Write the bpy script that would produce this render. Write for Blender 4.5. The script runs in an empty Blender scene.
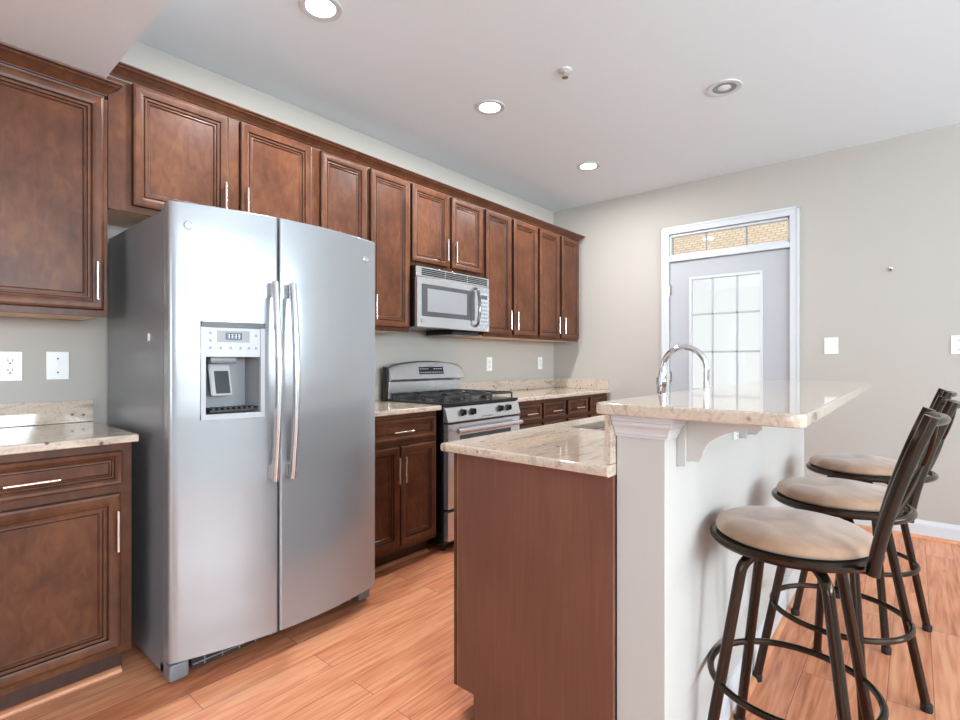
import bpy, bmesh, math, random
from mathutils import Vector, Matrix
random.seed(7)
S = bpy.context.scene
C = S.collection
PI = math.pi

# ------------------------------------------------------------------ camera
cam_d = bpy.data.cameras.new('camera'); cam = bpy.data.objects.new('camera', cam_d); C.objects.link(cam)
cam_d.sensor_width = 36.0; cam_d.sensor_fit = 'HORIZONTAL'
cam_d.lens = 36.0 * 513.0 / 960.0
cam_d.shift_y = 1.0 / 960.0
cam.location = (0, -2.87, 1.19)
cam.rotation_euler = (math.radians(90), 0, math.radians(40.3 - 90))
cam_d.clip_start = 0.02
S.camera = cam

# ------------------------------------------------------------------ view
S.view_settings.view_transform = 'Standard'
S.view_settings.look = 'None'
S.view_settings.gamma = 1.0
S.view_settings.use_curve_mapping = False
S.view_settings.exposure = 0.28

# ------------------------------------------------------------------ daylight
W = bpy.data.worlds.new('sky'); S.world = W; W.use_nodes = True
bg = W.node_tree.nodes['Background']
bg.inputs[0].default_value = (0.80, 0.90, 1.0, 1)
bg.inputs[1].default_value = 1.0

def area(name, loc, rot, sx, sy, power, color=(1, 1, 1)):
    l = bpy.data.lights.new(name, 'AREA'); l.shape = 'RECTANGLE'; l.size = sx; l.size_y = sy
    l.energy = power; l.color = color
    o = bpy.data.objects.new(name, l); o.location = loc; o.rotation_euler = rot; C.objects.link(o)
    return o
DAY = (0.80, 0.915, 1.0)
# daylight coming in through the window openings behind and beside the viewer
TILT = math.radians(117)
area('daylight_right_near', (0.0, -7.12, 1.85), (TILT, 0, 0), 3.0, 1.2, 290, DAY)
area('daylight_right_far', (3.0, -7.12, 1.85), (TILT, 0, 0), 2.2, 1.2, 115, DAY)
area('daylight_back', (-5.62, -3.6, 1.45), (TILT, 0, -PI/2), 4.0, 2.1, 112, DAY)
sun_l = bpy.data.lights.new('sun', 'SUN'); sun_l.energy = 2.4; sun_l.angle = math.radians(1.0)
sun = bpy.data.objects.new('sun', sun_l); sun.rotation_euler = Vector((0.52, 0.36, -0.78)).to_track_quat('-Z', 'Y').to_euler(); C.objects.link(sun)

# ================================================================== materials
def nt(name):
    m = bpy.data.materials.new(name); m.use_nodes = True
    n = m.node_tree.nodes; l = m.node_tree.links
    return m, n, l, n['Principled BSDF']
def lin(c):
    return tuple(((v/255.0)/12.92 if v/255.0 <= 0.04045 else (((v/255.0)+0.055)/1.055)**2.4) for v in c) + (1,)
def plain(name, rgb, rough=0.5, metal=0.0, bump=0.0, bscale=200, coat=0.0, spec=0.5):
    m, n, l, b = nt(name)
    b.inputs['Base Color'].default_value = lin(rgb)
    b.inputs['Roughness'].default_value = rough
    b.inputs['Metallic'].default_value = metal
    b.inputs['Coat Weight'].default_value = coat
    b.inputs['Specular IOR Level'].default_value = spec
    tc = n.new('ShaderNodeTexCoord'); no = n.new('ShaderNodeTexNoise')
    no.inputs['Scale'].default_value = bscale; no.inputs['Detail'].default_value = 3
    l.new(tc.outputs['Object'], no.inputs['Vector'])
    if bump > 0:
        bp = n.new('ShaderNodeBump'); bp.inputs['Strength'].default_value = bump; bp.inputs['Distance'].default_value = 0.002
        l.new(no.outputs['Fac'], bp.inputs['Height']); l.new(bp.outputs['Normal'], b.inputs['Normal'])
    else:
        mr = n.new('ShaderNodeMapRange'); mr.inputs['To Min'].default_value = max(0, rough-0.03); mr.inputs['To Max'].default_value = rough+0.03
        l.new(no.outputs['Fac'], mr.inputs['Value']); l.new(mr.outputs['Result'], b.inputs['Roughness'])
    return m
def ramp(n, stops):
    r = n.new('ShaderNodeValToRGB'); e = r.color_ramp.elements
    while len(e) > 1: e.remove(e[0])
    e[0].position = stops[0][0]; e[0].color = stops[0][1]
    for p, c in stops[1:]:
        x = e.new(p); x.color = c
    return r
def wood(name, dark, mid, light, scale=(9, 9, 1.2), rough=0.3, coat=0.25, blotch=3.0, spec=0.5):
    m, n, l, b = nt(name)
    tc = n.new('ShaderNodeTexCoord'); mp = n.new('ShaderNodeMapping'); mp.inputs['Scale'].default_value = scale
    l.new(tc.outputs['Object'], mp.inputs['Vector'])
    g = n.new('ShaderNodeTexNoise'); g.inputs['Scale'].default_value = 6; g.inputs['Detail'].default_value = 6; g.inputs['Distortion'].default_value = 0.8
    l.new(mp.outputs['Vector'], g.inputs['Vector'])
    q = n.new('ShaderNodeTexNoise'); q.inputs['Scale'].default_value = blotch; q.inputs['Detail'].default_value = 3
    l.new(tc.outputs['Object'], q.inputs['Vector'])
    mx = n.new('ShaderNodeMix'); mx.data_type = 'FLOAT'; mx.inputs[0].default_value = 0.55
    l.new(g.outputs['Fac'], mx.inputs[2]); l.new(q.outputs['Fac'], mx.inputs[3])
    r = ramp(n, [(0.30, lin(dark)), (0.5, lin(mid)), (0.70, lin(light))])
    l.new(mx.outputs[0], r.inputs['Fac']); l.new(r.outputs['Color'], b.inputs['Base Color'])
    b.inputs['Specular IOR Level'].default_value = spec; b.inputs['Roughness'].default_value = rough; b.inputs['Coat Weight'].default_value = coat; b.inputs['Coat Roughness'].default_value = 0.2
    bp = n.new('ShaderNodeBump'); bp.inputs['Strength'].default_value = 0.06; bp.inputs['Distance'].default_value = 0.001
    l.new(g.outputs['Fac'], bp.inputs['Height']); l.new(bp.outputs['Normal'], b.inputs['Normal'])
    return m
def granite(name):
    m, n, l, b = nt(name)
    tc = n.new('ShaderNodeTexCoord')
    mp = n.new('ShaderNodeMapping'); mp.inputs['Rotation'].default_value = (0.5, 0.35, 0.75); mp.inputs['Scale'].default_value = (1.3, 9, 5)
    l.new(tc.outputs['Object'], mp.inputs['Vector'])
    a = n.new('ShaderNodeTexNoise'); a.inputs['Scale'].default_value = 2.2; a.inputs['Detail'].default_value = 8; a.inputs['Distortion'].default_value = 1.6; a.inputs['Roughness'].default_value = 0.62
    l.new(mp.outputs['Vector'], a.inputs['Vector'])
    r = ramp(n, [(0.30, lin((146, 130, 118))), (0.40, lin((184, 167, 151))), (0.49, lin((206, 190, 173))), (0.60, lin((196, 178, 160))), (0.72, lin((220, 209, 197)))])
    l.new(a.outputs['Fac'], r.inputs['Fac'])
    f = n.new('ShaderNodeTexNoise'); f.inputs['Scale'].default_value = 90; f.inputs['Detail'].default_value = 3
    l.new(tc.outputs['Object'], f.inputs['Vector'])
    fr = ramp(n, [(0.34, (0.80, 0.77, 0.74, 1)), (0.5, (1, 1, 1, 1))])
    l.new(f.outputs['Fac'], fr.inputs['Fac'])
    m1 = n.new('ShaderNodeMix'); m1.data_type = 'RGBA'; m1.blend_type = 'MULTIPLY'; m1.inputs[0].default_value = 0.8
    l.new(r.outputs['Color'], m1.inputs[6]); l.new(fr.outputs['Color'], m1.inputs[7])
    v = n.new('ShaderNodeTexVoronoi'); v.inputs['Scale'].default_value = 26; v.inputs['Randomness'].default_value = 1
    l.new(tc.outputs['Object'], v.inputs['Vector'])
    vr = ramp(n, [(0.10, (1, 1, 1, 1)), (0.24, (0, 0, 0, 1))])
    l.new(v.outputs['Distance'], vr.inputs['Fac'])
    k = n.new('ShaderNodeTexNoise'); k.inputs['Scale'].default_value = 9; l.new(tc.outputs['Object'], k.inputs['Vector'])
    kr = ramp(n, [(0.50, (0, 0, 0, 1)), (0.56, (1, 1, 1, 1))]); l.new(k.outputs['Fac'], kr.inputs['Fac'])
    mu = n.new('ShaderNodeMath'); mu.operation = 'MULTIPLY'; l.new(vr.outputs['Color'], mu.inputs[0]); l.new(kr.outputs['Color'], mu.inputs[1])
    m2 = n.new('ShaderNodeMix'); m2.data_type = 'RGBA'; m2.inputs[7].default_value = lin((92, 66, 62))
    l.new(mu.outputs[0], m2.inputs[0]); l.new(m1.outputs[2], m2.inputs[6])
    l.new(m2.outputs[2], b.inputs['Base Color'])
    b.inputs['Roughness'].default_value = 0.05; b.inputs['Specular IOR Level'].default_value = 0.6; b.inputs['Coat Weight'].default_value = 0.2; b.inputs['Coat Roughness'].default_value = 0.02
    return m
def steel(name, rgb, rough=0.25, scale=(2, 2, 160), wav=0.02, met=1.0):
    m, n, l, b = nt(name)
    b.inputs['Base Color'].default_value = lin(rgb); b.inputs['Metallic'].default_value = met
    tc = n.new('ShaderNodeTexCoord'); mp = n.new('ShaderNodeMapping'); mp.inputs['Scale'].default_value = scale
    l.new(tc.outputs['Object'], mp.inputs['Vector'])
    no = n.new('ShaderNodeTexNoise'); no.inputs['Scale'].default_value = 3; no.inputs['Detail'].default_value = 4
    l.new(mp.outputs['Vector'], no.inputs['Vector'])
    mr = n.new('ShaderNodeMapRange'); mr.inputs['To Min'].default_value = max(0.02, rough-0.012); mr.inputs['To Max'].default_value = rough+0.012
    l.new(no.outputs['Fac'], mr.inputs['Value']); l.new(mr.outputs['Result'], b.inputs['Roughness'])
    q = n.new('ShaderNodeTexNoise'); q.inputs['Scale'].default_value = 2.2; q.inputs['Detail'].default_value = 1
    mq = n.new('ShaderNodeMapping'); mq.inputs['Scale'].default_value = (0.5, 0.5, 2.2)
    l.new(tc.outputs['Object'], mq.inputs['Vector']); l.new(mq.outputs['Vector'], q.inputs['Vector'])
    bp = n.new('ShaderNodeBump'); bp.inputs['Strength'].default_value = wav; bp.inputs['Distance'].default_value = 0.25
    l.new(q.outputs['Fac'], bp.inputs['Height']); l.new(bp.outputs['Normal'], b.inputs['Normal'])
    return m
def floor_mat():
    m, n, l, b = nt('hardwood planks')
    tc = n.new('ShaderNodeTexCoord')
    br = n.new('ShaderNodeTexBrick'); br.offset = 0.37; br.offset_frequency = 2; br.squash = 1
    br.inputs['Color1'].default_value = (0, 0, 0, 1); br.inputs['Color2'].default_value = (1, 1, 1, 1); br.inputs['Mortar'].default_value = (0.5, 0.5, 0.5, 1)
    br.inputs['Scale'].default_value = 1.0; br.inputs['Mortar Size'].default_value = 0.0012; br.inputs['Mortar Smooth'].default_value = 0.3
    br.inputs['Brick Width'].default_value = 1.15; br.inputs['Row Height'].default_value = 0.127
    l.new(tc.outputs['Object'], br.inputs['Vector'])
    # each plank shifts its grain
    ad = n.new('ShaderNodeVectorMath'); ad.operation = 'MULTIPLY_ADD'; ad.inputs[1].default_value = (7.3, 3.1, 5.7)
    l.new(br.outputs['Color'], ad.inputs[0]); l.new(tc.outputs['Object'], ad.inputs[2])
    mp = n.new('ShaderNodeMapping'); mp.inputs['Scale'].default_value = (0.7, 9, 1); l.new(ad.outputs[0], mp.inputs['Vector'])
    w = n.new('ShaderNodeTexNoise'); w.inputs['Scale'].default_value = 1.5; w.inputs['Detail'].default_value = 2; w.inputs['Distortion'].default_value = 0.6
    l.new(mp.outputs['Vector'], w.inputs['Vector'])
    ml = n.new('ShaderNodeMath'); ml.operation = 'MULTIPLY'; ml.inputs[1].default_value = 42; l.new(w.outputs['Fac'], ml.inputs[0])
    sn = n.new('ShaderNodeMath'); sn.operation = 'SINE'; l.new(ml.outputs[0], sn.inputs[0])
    fn = n.new('ShaderNodeTexNoise'); fn.inputs['Scale'].default_value = 6; fn.inputs['Detail'].default_value = 5
    l.new(mp.outputs['Vector'], fn.inputs['Vector'])
    a1 = n.new('ShaderNodeMath'); a1.operation = 'MULTIPLY_ADD'; a1.inputs[1].default_value = 0.09; l.new(sn.outputs[0], a1.inputs[0]); l.new(fn.outputs['Fac'], a1.inputs[2])
    a2 = n.new('ShaderNodeMath'); a2.operation = 'MULTIPLY_ADD'; a2.inputs[1].default_value = 0.26
    sep = n.new('ShaderNodeSeparateColor'); l.new(br.outputs['Color'], sep.inputs[0]); l.new(sep.outputs[0], a2.inputs[0]); l.new(a1.outputs[0], a2.inputs[2])
    r = ramp(n, [(0.30, lin((166, 98, 66))), (0.48, lin((200, 124, 88))), (0.66, lin((214, 141, 103))), (0.85, lin((224, 158, 118)))])
    l.new(a2.outputs[0], r.inputs['Fac'])
    mm = n.new('ShaderNodeMix'); mm.data_type = 'RGBA'; mm.inputs[7].default_value = lin((120, 68, 44))
    l.new(br.outputs['Fac'], mm.inputs[0]); l.new(r.outputs['Color'], mm.inputs[6]); l.new(mm.outputs[2], b.inputs['Base Color'])
    b.inputs['Roughness'].default_value = 0.30; b.inputs['Specular IOR Level'].default_value = 0.45
    bp = n.new('ShaderNodeBump'); bp.inputs['Strength'].default_value = 0.12; bp.inputs['Distance'].default_value = 0.002; bp.invert = True
    l.new(br.outputs['Fac'], bp.inputs['Height']); l.new(bp.outputs['Normal'], b.inputs['Normal'])
    return m
def emit(name, rgb, strength):
    m, n, l, b = nt(name)
    b.inputs['Base Color'].default_value = lin(rgb); b.inputs['Emission Color'].default_value = lin(rgb); b.inputs['Emission Strength'].default_value = strength
    return m
def glass_mat():
    m, n, l, b = nt('clear glass')
    o = n['Material Output']
    t = n.new('ShaderNodeBsdfTransparent'); t.inputs[0].default_value = (0.97, 0.97, 0.965, 1)
    g = n.new('ShaderNodeBsdfGlossy'); g.inputs['Roughness'].default_value = 0.02
    fr = n.new('ShaderNodeFresnel'); fr.inputs[0].default_value = 1.45
    mx = n.new('ShaderNodeMixShader'); l.new(fr.outputs[0], mx.inputs[0]); l.new(t.outputs[0], mx.inputs[1]); l.new(g.outputs[0], mx.inputs[2])
    l.new(mx.outputs[0], o.inputs['Surface'])
    return m
def suede():
    m, n, l, b = nt('tan suede')
    tc = n.new('ShaderNodeTexCoord'); q = n.new('ShaderNodeTexNoise'); q.inputs['Scale'].default_value = 7; q.inputs['Detail'].default_value = 5; q.inputs['Distortion'].default_value = 1.0
    l.new(tc.outputs['Object'], q.inputs['Vector'])
    r = ramp(n, [(0.34, lin((152, 118, 94))), (0.5, lin((174, 139, 113))), (0.66, lin((190, 157, 133)))])
    l.new(q.outputs['Fac'], r.inputs['Fac']); l.new(r.outputs['Color'], b.inputs['Base Color'])
    b.inputs['Roughness'].default_value = 0.85; b.inputs['Sheen Weight'].default_value = 0.4
    f = n.new('ShaderNodeTexNoise'); f.inputs['Scale'].default_value = 300; l.new(tc.outputs['Object'], f.inputs['Vector'])
    bp = n.new('ShaderNodeBump'); bp.inputs['Strength'].default_value = 0.15; bp.inputs['Distance'].default_value = 0.001
    l.new(f.outputs['Fac'], bp.inputs['Height']); l.new(bp.outputs['Normal'], b.inputs['Normal'])
    return m
def shingles(name, c1, c2, cm, bw, rh, rough=0.8):
    m, n, l, b = nt(name)
    tc = n.new('ShaderNodeTexCoord'); mp = n.new('ShaderNodeMapping'); mp.inputs['Rotation'].default_value = (0, 0, PI/2)
    l.new(tc.outputs['Object'], mp.inputs['Vector'])
    br = n.new('ShaderNodeTexBrick'); br.inputs['Color1'].default_value = lin(c1); br.inputs['Color2'].default_value = lin(c2); br.inputs['Mortar'].default_value = lin(cm)
    br.inputs['Scale'].default_value = 1; br.inputs['Brick Width'].default_value = bw; br.inputs['Row Height'].default_value = rh; br.inputs['Mortar Size'].default_value = 0.012
    l.new(mp.outputs['Vector'], br.inputs['Vector']); l.new(br.outputs['Color'], b.inputs['Base Color'])
    b.inputs['Roughness'].default_value = rough
    return m

M = dict(
    wall=plain('wall paint', (180, 174, 166), 0.75, bump=0.05, bscale=260),
    island_paint=plain('pony wall paint', (192, 189, 184), 0.7, bump=0.05, bscale=260),
    ceil=plain('ceiling paint', (226, 234, 239), 0.8, bump=0.04, bscale=260),
    white=plain('white trim paint', (204, 207, 210), 0.35),
    doorp=plain('door paint', (176, 178, 182), 0.4),
    cab=wood('cabinet wood', (66, 36, 21), (88, 51, 32), (111, 69, 43), scale=(5, 5, 2.2), rough=0.36, coat=0.0, blotch=5.0, spec=0.28),
    glaze_shade=plain('dark glaze', (34, 18, 12), 0.4),  # groove glaze, also used to paint shade on the door sides
    panelw=wood('island panel wood', (98, 62, 49), (110, 70, 56), (122, 79, 62), scale=(14, 14, 0.7), rough=0.38, coat=0.0),
    maple=wood('natural maple', (206, 156, 104), (226, 182, 132), (238, 200, 154), rough=0.45),
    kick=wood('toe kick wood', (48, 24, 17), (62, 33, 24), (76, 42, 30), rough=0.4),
    oak=wood('oak shoe strip', (176, 108, 70), (204, 138, 96), (222, 160, 116), scale=(2, 9, 9), rough=0.35),
    granite=granite('polished granite'),
    steel=steel('brushed stainless', (168, 171, 174), 0.21, wav=0.018, met=0.5),
    steel2=steel('appliance stainless', (208, 209, 211), 0.22, wav=0.0, met=0.85),
    nickel=plain('brushed nickel', (225, 216, 206), 0.22, 1.0),
    chrome=plain('chrome', (225, 227, 230), 0.06, 1.0),
    fside=plain('grey painted steel', (122, 124, 127), 0.28, bump=0.03, bscale=400),
    black=plain('black enamel', (18, 18, 20), 0.25),
    iron=plain('cast iron', (48, 48, 49), 0.35, bump=0.2, bscale=300),
    dark=plain('dark plastic', (42, 43, 46), 0.35),
    grey=plain('grey plastic', (134, 136, 139), 0.35),
    lgrey=plain('light grey plastic', (176, 178, 181), 0.3),
    window=plain('oven window glass', (88, 92, 92), 0.06),
    mwin=plain('microwave window mesh', (136, 137, 139), 0.12),
    mframe=plain('smoked window border', (74, 74, 76), 0.12),
    lcd=emit('lcd', (70, 78, 84), 0.05),
    digit=emit('lcd digits', (190, 205, 215), 0.4),
    bronze=plain('bronze tube', (62, 50, 42), 0.2, 0.85),
    rubber=plain('rubber foot', (25, 24, 23), 0.6),
    plastic=plain('white plastic', (236, 236, 234), 0.3),
    slot=plain('slot dark', (60, 58, 56), 0.5),
    glass=glass_mat(),
    lamp_on=emit('lit lamp lens', (255, 250, 240), 9.0),
    lamp_off=plain('unlit lamp', (235, 235, 232), 0.15),
    sinksteel=steel('sink steel', (200, 204, 210), 0.25, wav=0),
    suede=suede(),
    ground=plain('concrete patio', (205, 203, 198), 0.8, bump=0.1, bscale=20),
    siding=shingles('neighbour siding', (240, 238, 233), (237, 235, 230), (218, 217, 214), 30, 0.18),
    roofm=shingles('tan shingles', (204, 184, 158), (190, 168, 142), (160, 138, 114), 0.20, 0.11),
)
M['floor'] = floor_mat()
M['dchrome'] = plain('dark chrome', (128, 130, 134), 0.12, 1.0)
M['added_carpet'] = plain('pale carpet', (206, 204, 200), 0.95, bump=0.6, bscale=500)  # unseen floor area, added to cut orange bounce and neutralise fridge reflections

# ================================================================== mesh helpers
class MB:
    def __init__(s, *mats):
        s.bm = bmesh.new(); s.mats = [M[m] for m in mats]; s.mi = 0
    def _tag(s, before):
        for f in s.bm.faces:
            if f.index == -1 or f not in before: pass
    def face(s, vs, mi=None):
        try:
            f = s.bm.faces.new(vs); f.material_index = s.mi if mi is None else mi; return f
        except ValueError: return None
    def box(s, x0, x1, y0, y1, z0, z1, bev=0.0, mi=None, seg=2):
        x0, x1 = sorted((x0, x1)); y0, y1 = sorted((y0, y1)); z0, z1 = sorted((z0, z1))
        t = bmesh.new()
        v = [t.verts.new(p) for p in ((x0,y0,z0),(x1,y0,z0),(x1,y1,z0),(x0,y1,z0),(x0,y0,z1),(x1,y0,z1),(x1,y1,z1),(x0,y1,z1))]
        for q in ((3,2,1,0),(4,5,6,7),(0,1,5,4),(1,2,6,5),(2,3,7,6),(3,0,4,7)): t.faces.new([v[i] for i in q])
        if bev > 0:
            bmesh.ops.bevel(t, geom=list(t.edges), offset=bev, segments=seg, profile=0.5, affect='EDGES')
        s.merge(t, mi); return s
    def merge(s, t, mi=None, mat=None):
        mp = {}
        for v in t.verts: mp[v] = s.bm.verts.new(mat @ v.co if mat else v.co)
        for f in t.faces:
            g = s.face([mp[v] for v in f.verts], mi)
        t.free()
    def prism(s, pts, axis, a0, a1, mi=None, bev=0.0):
        """closed 2D outline extruded along an axis; pts are the other two coordinates in x,y,z order"""
        def P(p, a):
            if axis == 'x': return (a, p[0], p[1])
            if axis == 'y': return (p[0], a, p[1])
            return (p[0], p[1], a)
        t = bmesh.new()
        A = [t.verts.new(P(p, a0)) for p in pts]; B = [t.verts.new(P(p, a1)) for p in pts]
        n = len(pts)
        t.faces.new(A); t.faces.new(B[::-1])
        for i in range(n): t.faces.new((A[i], B[i], B[(i+1) % n], A[(i+1) % n]))
        bmesh.ops.recalc_face_normals(t, faces=list(t.faces))
        if bev > 0: bmesh.ops.bevel(t, geom=list(t.edges), offset=bev, segments=2, profile=0.5, affect='EDGES')
        s.merge(t, mi); return s
    def tube(s, pts, r, seg=12, closed=False, mi=None, flat=None, caps=True):
        """sweep a circle (or flat=(a,b) ellipse) along points"""
        pts = [Vector(p) for p in pts]; n = len(pts)
        rr = r if isinstance(r, (list, tuple)) else [r]*n
        tang = []
        for i in range(n):
            if closed: d = pts[(i+1) % n] - pts[i-1]
            elif i == 0: d = pts[1]-pts[0]
            elif i == n-1: d = pts[-1]-pts[-2]
            else: d = (pts[i+1]-pts[i]).normalized() + (pts[i]-pts[i-1]).normalized()
            tang.append(d.normalized())
        up = Vector((0, 0, 1)) if abs(tang[0].z) < 0.9 else Vector((1, 0, 0))
        nn = (up - tang[0]*up.dot(tang[0])).normalized()
        rings = []
        for i in range(n):
            if i: nn = (nn - tang[i]*nn.dot(tang[i])).normalized()
            b = tang[i].cross(nn)
            ring = []
            for k in range(seg):
                a = 2*PI*k/seg
                fa, fb = flat if flat else (1, 1)
                ring.append(s.bm.verts.new(pts[i] + nn*math.cos(a)*rr[i]*fa + b*math.sin(a)*rr[i]*fb))
            rings.append(ring)
        m = n if closed else n-1
        for i in range(m):
            A, B = rings[i], rings[(i+1) % n]
            for k in range(seg): s.face((A[k], A[(k+1) % seg], B[(k+1) % seg], B[k]), mi)
        if not closed and caps:
            s.face(rings[0][::-1], mi); s.face(rings[-1], mi)
        return s
    def lathe(s, prof, c=(0, 0, 0), seg=32, axis='z', mi=None, mis=None):
        """prof: list of (radius, height)"""
        rings = []
        for (r, h) in prof:
            ring = []
            if r < 1e-6: cnt = 1
            else: cnt = seg
            for k in range(cnt):
                a = 2*PI*k/seg; u, v = r*math.cos(a), r*math.sin(a)
                if axis == 'z': p = (c[0]+u, c[1]+v, c[2]+h)
                elif axis == 'y': p = (c[0]+u, c[1]-h, c[2]+v)     # height goes towards -y
                else: p = (c[0]-h, c[1]+u, c[2]+v)                 # height goes towards -x
                ring.append(s.bm.verts.new(p))
            rings.append(ring)
        for i in range(len(rings)-1):
            A, B = rings[i], rings[i+1]; q = mis[i] if mis else mi
            for k in range(seg):
                k2 = (k+1) % seg
                if len(A) == 1 and len(B) == 1: continue
                if len(A) == 1: s.face((A[0], B[k2], B[k]), q)
                elif len(B) == 1: s.face((A[k], A[k2], B[0]), q)
                else: s.face((A[k], A[k2], B[k2], B[k]), q)
        return s
    def build(s, name, parent=None, ang=35, recalc=True):
        if recalc: bmesh.ops.recalc_face_normals(s.bm, faces=list(s.bm.faces))
        off = Vector((0, 0, 0)); p = parent
        while p is not None: off += p.location; p = p.parent
        if off.length > 0: bmesh.ops.translate(s.bm, verts=list(s.bm.verts), vec=-off)
        me = bpy.data.meshes.new(name); s.bm.to_mesh(me); s.bm.free()
        for m in s.mats: me.materials.append(m)
        me.polygons.foreach_set('use_smooth', [True]*len(me.polygons))
        me.set_sharp_from_angle(angle=math.radians(ang))
        o = bpy.data.objects.new(name, me); C.objects.link(o)
        w = o.modifiers.new('weighted normals', 'WEIGHTED_NORMAL'); w.keep_sharp = True; w.weight = 100
        if parent: o.parent = parent
        return o
def thing(name, label, cat, loc=(0, 0, 0), group=None):
    o = bpy.data.objects.new(name, None); o.empty_display_size = 0.1; C.objects.link(o)
    o.location = loc; o['label'] = label; o['category'] = cat
    if group: o['group'] = group
    return o
def struct(o): o['kind'] = 'structure'; return o
def tag(o, label, cat, group=None):
    o['label'] = label; o['category'] = cat
    if group: o['group'] = group
    return o

# ================================================================== the room
H = 2.74; XF = 4.57; YR = -7.0; XB = -5.5; T = 0.12
DY0, DY1, DZ = -2.16, -1.17, 2.335         # door and transom opening
m = MB('floor', 'added_carpet'); m.box(XB-T, XF+T, -4.0, T, -0.1, 0.0); m.box(XB-T, XF+T, YR-T, -4.0, -0.1, 0.004, mi=1); struct(m.build('floor'))
m = MB('ceil'); m.box(XB-T, XF+T, YR-T, T, H, H+0.12)
m.box(XB, 0.600, -2.35, 0.0, 2.328, H)      # dropped soffit over the left cabinets
struct(m.build('ceiling'))
m = MB('wall'); m.box(XB-T, XF+T, 0.0, T, 0, H); struct(m.build('wall_left'))
m = MB('wall'); m.box(XF, XF+T, YR-T, DY0, 0, H); m.box(XF, XF+T, DY1, T, 0, H); m.box(XF, XF+T, DY0, DY1, DZ, H); struct(m.build('wall_far'))
def wall_with_holes(name, axis, c0, c1, a0, a1, holes):
    m = MB('wall'); a = a0
    for (h0, h1, z0, z1) in holes:
        B = (lambda p, q, zz0, zz1: m.box(p, q, c0, c1, zz0, zz1)) if axis == 'x' else (lambda p, q, zz0, zz1: m.box(c0, c1, p, q, zz0, zz1))
        B(a, h0, 0, H); B(h0, h1, 0, z0); B(h0, h1, z1, H); a = h1
    B(a, a1, 0, H)
    return struct(m.build(name))
wall_with_holes('wall_right', 'x', YR-T, YR, XB-T, XF+T, [(-1.5, 1.5, 1.25, 2.45), (1.9, 4.1, 1.25, 2.45)])
wall_with_holes('wall_back', 'y', XB-T, XB, YR-T, T, [(-5.6, -1.6, 0.4, 2.5)])
def window_frame(name, axis, c, a0, a1, z0, z1, n):
    r = thing(name, 'white window', 'window'); del r['label']; del r['category']; struct(r)
    f = MB('white'); w = 0.05; g = MB('white')
    def B(m, p, q, zz0, zz1, d=0.04):
        if axis == 'x': m.box(p, q, c-d, c+d, zz0, zz1)
        else: m.box(c-d, c+d, p, q, zz0, zz1)
    B(f, a0, a0+w, z0, z1); B(f, a1-w, a1, z0, z1); B(f, a0+w, a1-w, z0, z0+w); B(f, a0+w, a1-w, z1-w, z1)
    for i in range(1, n):
        x = a0+(a1-a0)*i/n; B(g, x-0.03, x+0.03, z0+w, z1-w, 0.03)
    B(g, a0+w, a1-w, (z0+z1)/2-0.02, (z0+z1)/2+0.02, 0.028)
    f.build('window_frame', r); g.build('window_bar', r)
window_frame('window_2', 'x', YR-0.06, -1.5, 1.5, 1.25, 2.45, 3)
window_frame('window_3', 'x', YR-0.06, 1.9, 4.1, 1.25, 2.45, 2)
window_frame('window_4', 'y', XB-0.06, -5.6, -1.6, 0.4, 2.5, 3)

def baseboard_x(name, x, y0, y1):           # on a wall that faces -x
    m = MB('white'); m.prism([(x, 0), (x-0.014, 0), (x-0.014, 0.085), (x-0.011, 0.098), (x-0.005, 0.108), (x-0.004, 0.116), (x, 0.118)], 'y', y0, y1)
    struct(m.build(name))
def shoe_x(name, x, y0, y1, s=-1):
    m = MB('oak'); p = [(x, 0)] + [(x+s*0.019*math.cos(a*PI/12), 0.019*math.sin(a*PI/12)) for a in range(7)]
    m.prism(p, 'y', y0, y1); struct(m.build(name))
def shoe_y(name, y, x0, x1):
    m = MB('oak'); p = [(y, 0)] + [(y-0.019*math.cos(a*PI/12), 0.019*math.sin(a*PI/12)) for a in range(7)]
    m.prism(p, 'x', x0, x1); struct(m.build(name))
baseboard_x('baseboard_far', XF, YR, -2.225); shoe_x('trim_far_shoe', XF-0.014, YR, -2.225)
baseboard_x('baseboard_far_left', XF, -1.115, -0.62)

# pony wall of the island
IX0, IX1, IY0, IY1, BZ = 1.28, 3.40, -2.392, -2.262, 1.05
m = MB('island_paint'); m.box(IX0, IX1, IY0, IY1, 0, BZ, 0.003); struct(m.build('wall_island'))
m = MB('white'); m.prism([(IY0, 0), (IY0-0.014, 0), (IY0-0.014, 0.085), (IY0-0.011, 0.098), (IY0-0.005, 0.108), (IY0-0.004, 0.116), (IY0, 0.118)], 'x', IX0-0.012, IX1)
m.box(IX0-0.014, IX0, IY0-0.013, IY1, 0, 0.112, 0.003)
struct(m.build('baseboard_island')); shoe_y('trim_island_shoe', IY0-0.014, IX0-0.012, IX1)
# crown under the bar wrapping the wall's end
prof = [(0.0, 0.992), (0.006, 0.992), (0.007, 0.998), (0.011, 1.000), (0.012, 1.007), (0.017, 1.017), (0.025, 1.025), (0.026, 1.033), (0.031, 1.036), (0.031, BZ), (0.0, BZ)]
m = MB('white')
rings = []
for d, z in prof:
    pts = [(IX0-d, IY1, z), (IX0-d, IY0-d, z), (1.352, IY0-d, z)]
    rings.append([m.bm.verts.new(p) for p in pts])
for i in range(len(prof)-1):
    for k in range(2): m.face((rings[i][k], rings[i][k+1], rings[i+1][k+1], rings[i+1][k]))
m.face([r[0] for r in rings]); m.face([r[2] for r in rings][::-1])
struct(m.build('trim_island_crown', ang=15))

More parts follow.
